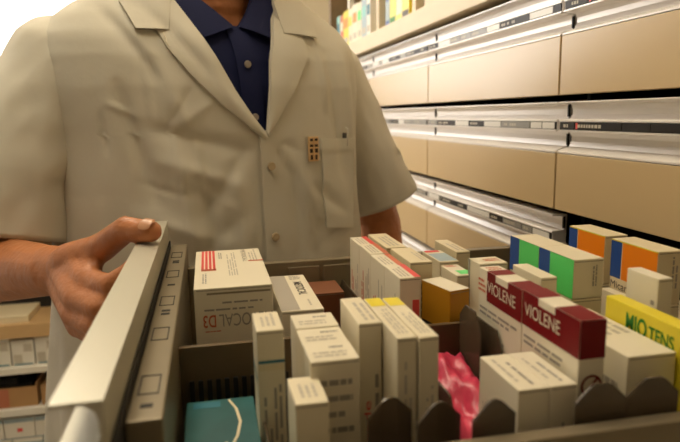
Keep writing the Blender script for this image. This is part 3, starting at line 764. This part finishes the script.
# navy shirt
b = BM(); rows = []; N = 110; z = -.30
while z < .222:
    row = []
    a, bb = tab(min(z, .212)); wo = max(.0005, (z-.122)*.80)       # open neck of the shirt
    tR = -pi/2+math.copysign(math.asin(min(1, abs(wo-.014)/a)**(NEX/2)), wo-.014); tL = 3*pi/2-math.copysign(math.asin(min(1, (wo+.014)/a)**(NEX/2)), 1)
    for k in range(N):
        th = tR+(tL-tR)*k/(N-1); g_ = .012+.012*max(0, min(1, (z-.15)/.05))
        x, y = ringpt(th, min(z, .212), -g_)
        if z > .19 and sin(th) < 0: pass
        d = .0025*noise.noise(Vector((x*22, z*16, 3)))+.0018*sin(z*40+x*60)*max(0, .2-abs(x))*3
        row.append(b.verts.new(L2W((x, y-d, z))))
    rows.append(row); z += .008
for a, c in zip(rows, rows[1:]):
    for k in range(N-1): b.faces.new((a[k], a[k+1], c[k+1], c[k]))
shirt = obj('shirt', b, NAVY, man, smooth=True)
def sfront(x, z, off=0.):
    a, bb = tab(z); A = a-.012
    u = min(1., abs(x)/A)**(NEX/2); th = -pi/2+math.copysign(math.asin(u), x); px, py = ringpt(th, z, -.012)
    return L2W((px, py-off, z))
_f = front; front = sfront
patch('shirt_placket', [(-.028, .124), (-.024, .05), (-.020, -.08)], [(-.004, .124), (.002, .05), (.006, -.08)], .003, NAVY, shirt, thick=.0018, c=4)
patch('shirt_collar', [(-.020, .122), (-.046, .158), (-.066, .200)], [(-.058, .105), (-.082, .150), (-.088, .190)], .007, NAVY, shirt, thick=.003, curl=.003)
patch('shirt_collar', [(-.012, .122), (.014, .158), (.036, .200)], [(.028, .108), (.058, .150), (.070, .190)], .007, NAVY, shirt, thick=.003, curl=.003)
for x, z in ((-.0130, .070), (-.0100, -.002), (-.054, .128)):
    b = BM(); c = sfront(x, z, .0075); M = Matrix.Translation(c) @ Matrix.Rotation(PHI, 4, 'Z') @ Matrix.Rotation(pi/2, 4, 'X')
    r = bmesh.ops.create_cone(b, segments=18, radius1=.0052, radius2=.0046, depth=.002, cap_ends=True)
    for v in r['verts']: v.co = M @ v.co
    obj('shirt_button', b, BUTTON, shirt)
front = _f

# body: one continuous surface (head, neck, trunk, arms, hands, legs)
b = BM()
V = Vector
chain(b, [L2W((0, .02, -.35)), L2W((0, .03, .02)), L2W((0, .03, .10))], [.085, .09, .085], 3, (1.35, .9, 1))
chain(b, [L2W((-.10, .02, -.30)), L2W((.10, .02, -.30))], [.085, .085], 3)
chain(b, [L2W((-.15, .02, .085)), L2W((.14, .02, .085))], [.048, .048], 3)
chain(b, [L2W((0, .03, .10)), L2W((0, .012, .20)), L2W((0, .0, .29))], [.07, .058, .056], 3)
# head
hc = L2W((0, -.02, .355)); RT = Matrix.Rotation(PHI, 3, 'Z')
ball(b, hc+RT @ V((0, .012, .035)), .088, 3, (.86, 1.06, 1.02), RT); ball(b, hc+RT @ V((0, -.018, -.028)), .066, 3, (.86, 1., 1.12), RT)
ball(b, hc+RT @ V((0, -.058, -.088)), .026, 2, (1.1, .9, .8), RT); ball(b, hc+RT @ V((0, -.068, .035)), .03, 2, (1.7, .7, .7), RT)
chain(b, [hc+RT @ V((0, -.086, .018)), hc+RT @ V((0, -.104, -.022))], [.008, .0125], 2)
for s in (-1, 1):
    ball(b, hc+RT @ V((s*.008, -.096, -.026)), .009, 2); ball(b, hc+RT @ V((s*.038, -.062, -.018)), .022, 2)
    chain(b, [hc+RT @ V((s*.078, .004, .022)), hc+RT @ V((s*.082, .012, .030)), hc+RT @ V((s*.080, .010, -.012)), hc+RT @ V((s*.074, .004, -.030))], [.008, .011, .010, .007], 2, (.6, 1, 1))
    chain(b, [hc+RT @ V((s*.002, -.090, -.052)), hc+RT @ V((s*.020, -.082, -.052))], [.006, .004], 2); chain(b, [hc+RT @ V((0, -.086, -.064)), hc+RT @ V((s*.016, -.080, -.061))], [.0068, .0045], 2)
# his right arm (image left): shoulder, elbow, wrist
WR = V((-.160, .705, -.166))
chain(b, [L2W((-.20, .01, .075)), V((-.262, .895, -.075)), V((-.300, .888, -.210))], [.048, .046, .040], 3)
chain(b, [V((-.300, .888, -.200)), V((-.255, .825, -.186)), V((-.205, .760, -.174)), V((-.176, .722, -.168))], [.043, .042, .034, .0285], 3)
chain(b, [V((-.176, .722, -.170)), WR], [.0265, .025], 3); chain(b, [V((-.176, .722, -.162)), WR+V((.006, -.01, .008))], [.0245, .022], 3)
# palm as a fan of metacarpals
M_ = {'i': (V((-.122, .640, -.160)), .0145), 'm': (V((-.134, .632, -.177)), .0145), 'r': (V((-.139, .635, -.194)), .0135), 'p': (V((-.138, .644, -.210)), .0120)}
wb = {'i': V((-.150, .692, -.152)), 'm': V((-.157, .690, -.163)), 'r': V((-.160, .692, -.174)), 'p': V((-.160, .696, -.184))}
for q in M_: chain(b, [wb[q], M_[q][0]], [.0165, M_[q][1]], 3)
PIP = {'i': V((-.098, .604, -.158)), 'm': V((-.108, .598, -.178)), 'r': V((-.114, .600, -.196)), 'p': V((-.117, .612, -.212))}
DIP = {'i': V((-.080, .606, -.146)), 'm': V((-.0865, .604, -.172)), 'r': V((-.088, .608, -.192)), 'p': V((-.092, .618, -.209))}
TIP = {'i': V((-.068, .620, -.1325)), 'm': V((-.0815, .622, -.165)), 'r': V((-.0815, .626, -.186)), 'p': V((-.0825, .634, -.204))}
RF = {'i': (.0125, .0112, .0095, .0080), 'm': (.0128, .0115, .0095, .0082), 'r': (.0120, .0108, .0092, .0078), 'p': (.0105, .0095, .0082, .0070)}
for q in M_:
    chain(b, [M_[q][0], PIP[q]], RF[q][:2], 3); chain(b, [PIP[q], DIP[q]], [RF[q][1], RF[q][2]], 3); chain(b, [DIP[q], TIP[q]], RF[q][2:], 2)
# thumb lying over the flange, web towards the index
TM = [V((-.150, .690, -.150)), V((-.112, .660, -.132)), V((-.0830, .629, -.1085)), V((-.0570, .606, -.1080))]
chain(b, TM[:2], [.0205, .0155], 3); chain(b, TM[1:3], [.0160, .0135], 3); chain(b, TM[2:], [.0135, .0112], 3)
chain(b, [V((-.140, .680, -.150)), V((-.120, .652, -.148))], [.015, .010], 2)
# his left arm (image right), hanging behind the drawer, hand relaxed
chain(b, [L2W((.18, .02, .075)), V((.272, 1.11, -.07)), V((.318, 1.125, -.205))], [.048, .046, .040], 3)
WL_ = V((.300, .985, -.400))
chain(b, [V((.318, 1.125, -.205)), V((.316, 1.08, -.29)), WL_], [.041, .038, .026], 3)
dn = V((-.05, -.12, -1)).normalized(); ac = V((1, -.1, 0)).normalized()
for i in range(4):
    o_ = (i-1.5)*.019; k0 = WL_+ac*o_*.6+dn*.015; k1 = WL_+ac*o_+dn*.085; L_ = (.040, .045, .041, .033)[i]
    k2 = k1+dn*L_+V((0, -.008, 0)); k3 = k2+(dn+V((0, -.45, 0))).normalized()*L_*.62; k4 = k3+(dn+V((0, -.8, 0))).normalized()*L_*.5
    chain(b, [k0, k1], [.015, .0125], 3); chain(b, [k1, k2, k3, k4], [.0112, .0098, .0088, .0075], 2)
chain(b, [WL_+ac*-.012+dn*.02, WL_+ac*-.042+dn*.055, WL_+ac*-.050+dn*.088, WL_+ac*-.046+dn*.112], [.016, .0125, .0108, .0090], 2)
# legs
for s in (-1, 1):
    hp = L2W((s*.095, .02, -.38)); kn = L2W((s*.100, .005, -.80)); an = L2W((s*.105, .03, -1.185))
    chain(b, [hp, kn, kn+V((0, .01, -.1)), an], [.085, .058, .056, .040], 3)
    chain(b, [an, L2W((s*.11, -.06, -1.225)), L2W((s*.115, -.13, -1.238))], [.038, .034, .026], 2, (1, 1, .9))
me = bpy.data.meshes.new('body'); b.to_mesh(me); b.free()
tmp = bpy.data.objects.new('tmp_body', me); COL.objects.link(tmp)
md = tmp.modifiers.new('r', 'REMESH'); md.mode = 'VOXEL'; md.voxel_size = .0032
md2 = tmp.modifiers.new('s', 'SMOOTH'); md2.factor = .5; md2.iterations = 3
bpy.context.view_layer.update()
me2 = bpy.data.meshes.new_from_object(tmp.evaluated_get(bpy.context.evaluated_depsgraph_get()))
bpy.data.objects.remove(tmp)
b = BM(); b.from_mesh(me2); bpy.data.meshes.remove(me2)
# knuckle creases and tendons on the exposed right hand
cre = [(TM[2], (TM[3]-TM[1]).normalized()), (TM[1], (TM[2]-TM[0]).normalized())]+[(PIP[q], (TIP[q]-M_[q][0]).normalized()) for q in M_]
for v in b.verts:
    if (v.co-V((-.11, .65, -.16))).length < .10:
        d = 0
        for c, ax in cre:
            r = v.co-c
            if r.length < .024:
                t = r.dot(ax); d += .0009*cos(t*2*pi/.0052)*exp(-(t/.006)**2)
        v.co -= (v.co-V((-.13, .66, -.17))).normalized()*d*.9
body = obj('body', b, SKIN, man, smooth=True)
# thumbnail
b = BM(); ax = (TM[3]-TM[2]).normalized(); up_ = V((-.1, -.55, .75)); up_ = (up_-ax*up_.dot(ax)).normalized(); sd = ax.cross(up_)
g_ = []
for i in range(9):
    rr = []
    for k in range(9):
        a = (k/8-.5)*1.35; t = i/8; wv = 1-.25*(2*abs(t-.5))**4
        rr.append(b.verts.new(TM[3]+ax*(-.0055+t*.0130)+(up_*cos(a*wv)+sd*sin(a*wv))*(.0116+.0010*(1-t)-(.0010 if t > .9 else 0))))
    g_.append(rr)
for i in range(8):
    for k in range(8): b.faces.new((g_[i][k], g_[i+1][k], g_[i+1][k+1], g_[i][k+1]))
obj('thumbnail', b, SKIND, body, smooth=True)
for s in (-1, 1):
    b = BM(); ball(b, hc+RT @ V((s*.031, -.0700, .012)), .0125, 3); e_ = obj('eye', b, EYEW, body, smooth=True)
    b = BM(); ball(b, hc+RT @ V((s*.031, -.0800, .010)), .0052, 2, (1, .6, 1), RT); obj('iris', b, EYED, e_, smooth=True)
b = BM(); g_ = bmesh.ops.create_icosphere(b, subdivisions=5, radius=.097)
for v in list(g_['verts']):
    p = v.co.copy(); p.x *= .88; p.y *= 1.07
    if p.z < .028 and p.y < .02 or p.z < -.035 or (p.y < -.07 and p.z < .05): b.verts.remove(v); continue
    p += p.normalized()*.003*noise.noise(p*60); v.co = hc+RT @ (p+V((0, .014, .036)))
obj('hair', b, HAIR, man, smooth=True)
# trousers and shoes
b = BM()
for s in (-1, 1):
    hp = L2W((s*.095, .02, -.42)); kn = L2W((s*.100, .005, -.80)); an = L2W((s*.105, .035, -1.20)); pr = []
    for i in range(25):
        t = i/24; c = hp.lerp(kn, t*2) if t < .5 else kn.lerp(an, t*2-1); r = .105*(1-t)+.066*t
        pr.append([b.verts.new(c+V((cos(a*pi/16), sin(a*pi/16), 0))*r*(1+.04*sin(a*.8+t*9))) for a in range(32)])
    for p, q in zip(pr, pr[1:]):
        for a in range(32): b.faces.new((p[a], p[(a+1) % 32], q[(a+1) % 32], q[a]))
obj('trousers', b, TROUS, man, smooth=True)
for s in (-1, 1):
    b = BM(); o_ = L2W((s*.11, -.045, FZ+.0)); n = 28; rows = []
    for z, k, h_ in ((.0, 1.0, 0), (.018, 1.03, 0), (.020, .97, 0), (.045, .93, 0), (.065, .78, .02), (.080, .60, .045), (.088, .42, .065)):
        rows.append([b.verts.new(o_+RT @ V((cos(2*pi*a/n)*.050*k*(1-.12*sin(2*pi*a/n)), sin(2*pi*a/n)*.145*k+h_, z))) for a in range(n)])
    for p, q in zip(rows, rows[1:]):
        for a in range(n): b.faces.new((p[a], p[(a+1) % n], q[(a+1) % n], q[a]))
    b.faces.new(rows[0][::-1]); b.faces.new(rows[-1])
    obj('shoe', b, SHOE, man, smooth=True)

# pin on the chest and pen in the pocket
pc = front(.0745, -.049, .0065)
def PM(q): return Matrix.Translation(q) @ Matrix.Rotation(PHI+.15, 4, 'Z')
b = BM(); M = PM(pc); bx(b, -.0092, .0092, -.0015, .0015, -.0180, .0180, 0, .0008, M)
for (a0, a1, c0, c1) in ((-.0068, -.0018, .0115, .0150), (.0018, .0068, .0115, .0150), (-.0072, -.0016, .0030, .0066), (.0016, .0072, .0030, .0066), (-.0072, -.0022, -.0055, .0005), (.0022, .0072, -.0055, .0005), (-.0062, -.0024, -.0155, -.0085), (.0024, .0062, -.0155, -.0085)):
    bx(b, a0, a1, -.0020, -.0014, c0, c1, 1, 0, M)
for (a0, a1, c0, c1) in ((-.0009, .0009, -.014, .014), (-.006, .006, .0068, .0090)): bx(b, a0, a1, -.0023, -.0014, c0, c1, 0, 0, M)
tag(obj('lapel_pin', b, [GOLD, GOLDD]), 'small gold pin with dark enamel marks on the coat beside the pocket', 'pin')
b = BM(); p0 = front(.139, -.10, -.004); p1 = front(.1415, -.028, .0030); tube(b, [p0, p1], .0032, 12)
pen = obj('pen', b, INK); tag(pen, 'dark pen with a bright clip standing in the coat pocket', 'pen')
b = BM(); tube(b, [p1+V((.0035, -.0042, -.020)), p1+V((.0042, -.0042, .006)), p1+V((.001, -.001, .008))], .0012, 8); obj('pen_clip', b, WHITEB, pen)

# ------------------------------------------------------------------ light, camera
w = bpy.data.worlds.new('world'); SC.world = w; w.use_nodes = True
w.node_tree.nodes['Background'].inputs[0].default_value = (1, .93, .82, 1); w.node_tree.nodes['Background'].inputs[1].default_value = .02
cam = bpy.data.cameras.new('camera'); co = bpy.data.objects.new('camera', cam); COL.objects.link(co)
F, YAW, PIT, ROL = 614.07, .2099, .1718, -.0159
cam.sensor_width = 36; cam.lens = 36*F/680; cam.clip_start = .01
sy, cy, sp, cp, sr, cr = sin(YAW), cos(YAW), sin(PIT), cos(PIT), sin(ROL), cos(ROL)
r0 = V((cy, -sy, 0)); u0 = V((sp*sy, sp*cy, cp)); fw = V((cp*sy, cp*cy, -sp))
Rv = r0*cr+u0*sr; Uv = -r0*sr+u0*cr
co.matrix_world = Matrix(((Rv.x, Uv.x, -fw.x, 0), (Rv.y, Uv.y, -fw.y, 0), (Rv.z, Uv.z, -fw.z, 0), (0, 0, 0, 1)))
cam.dof.use_dof = True; cam.dof.focus_distance = .62; cam.dof.aperture_fstop = 7.5
SC.camera = co
for o in list(SC.objects):
    if o.parent is None: o.location.z += H
vs = SC.view_settings; vs.view_transform = 'Standard'; vs.look = 'None'; vs.gamma = 1; vs.use_curve_mapping = False
vs.exposure = 0.18
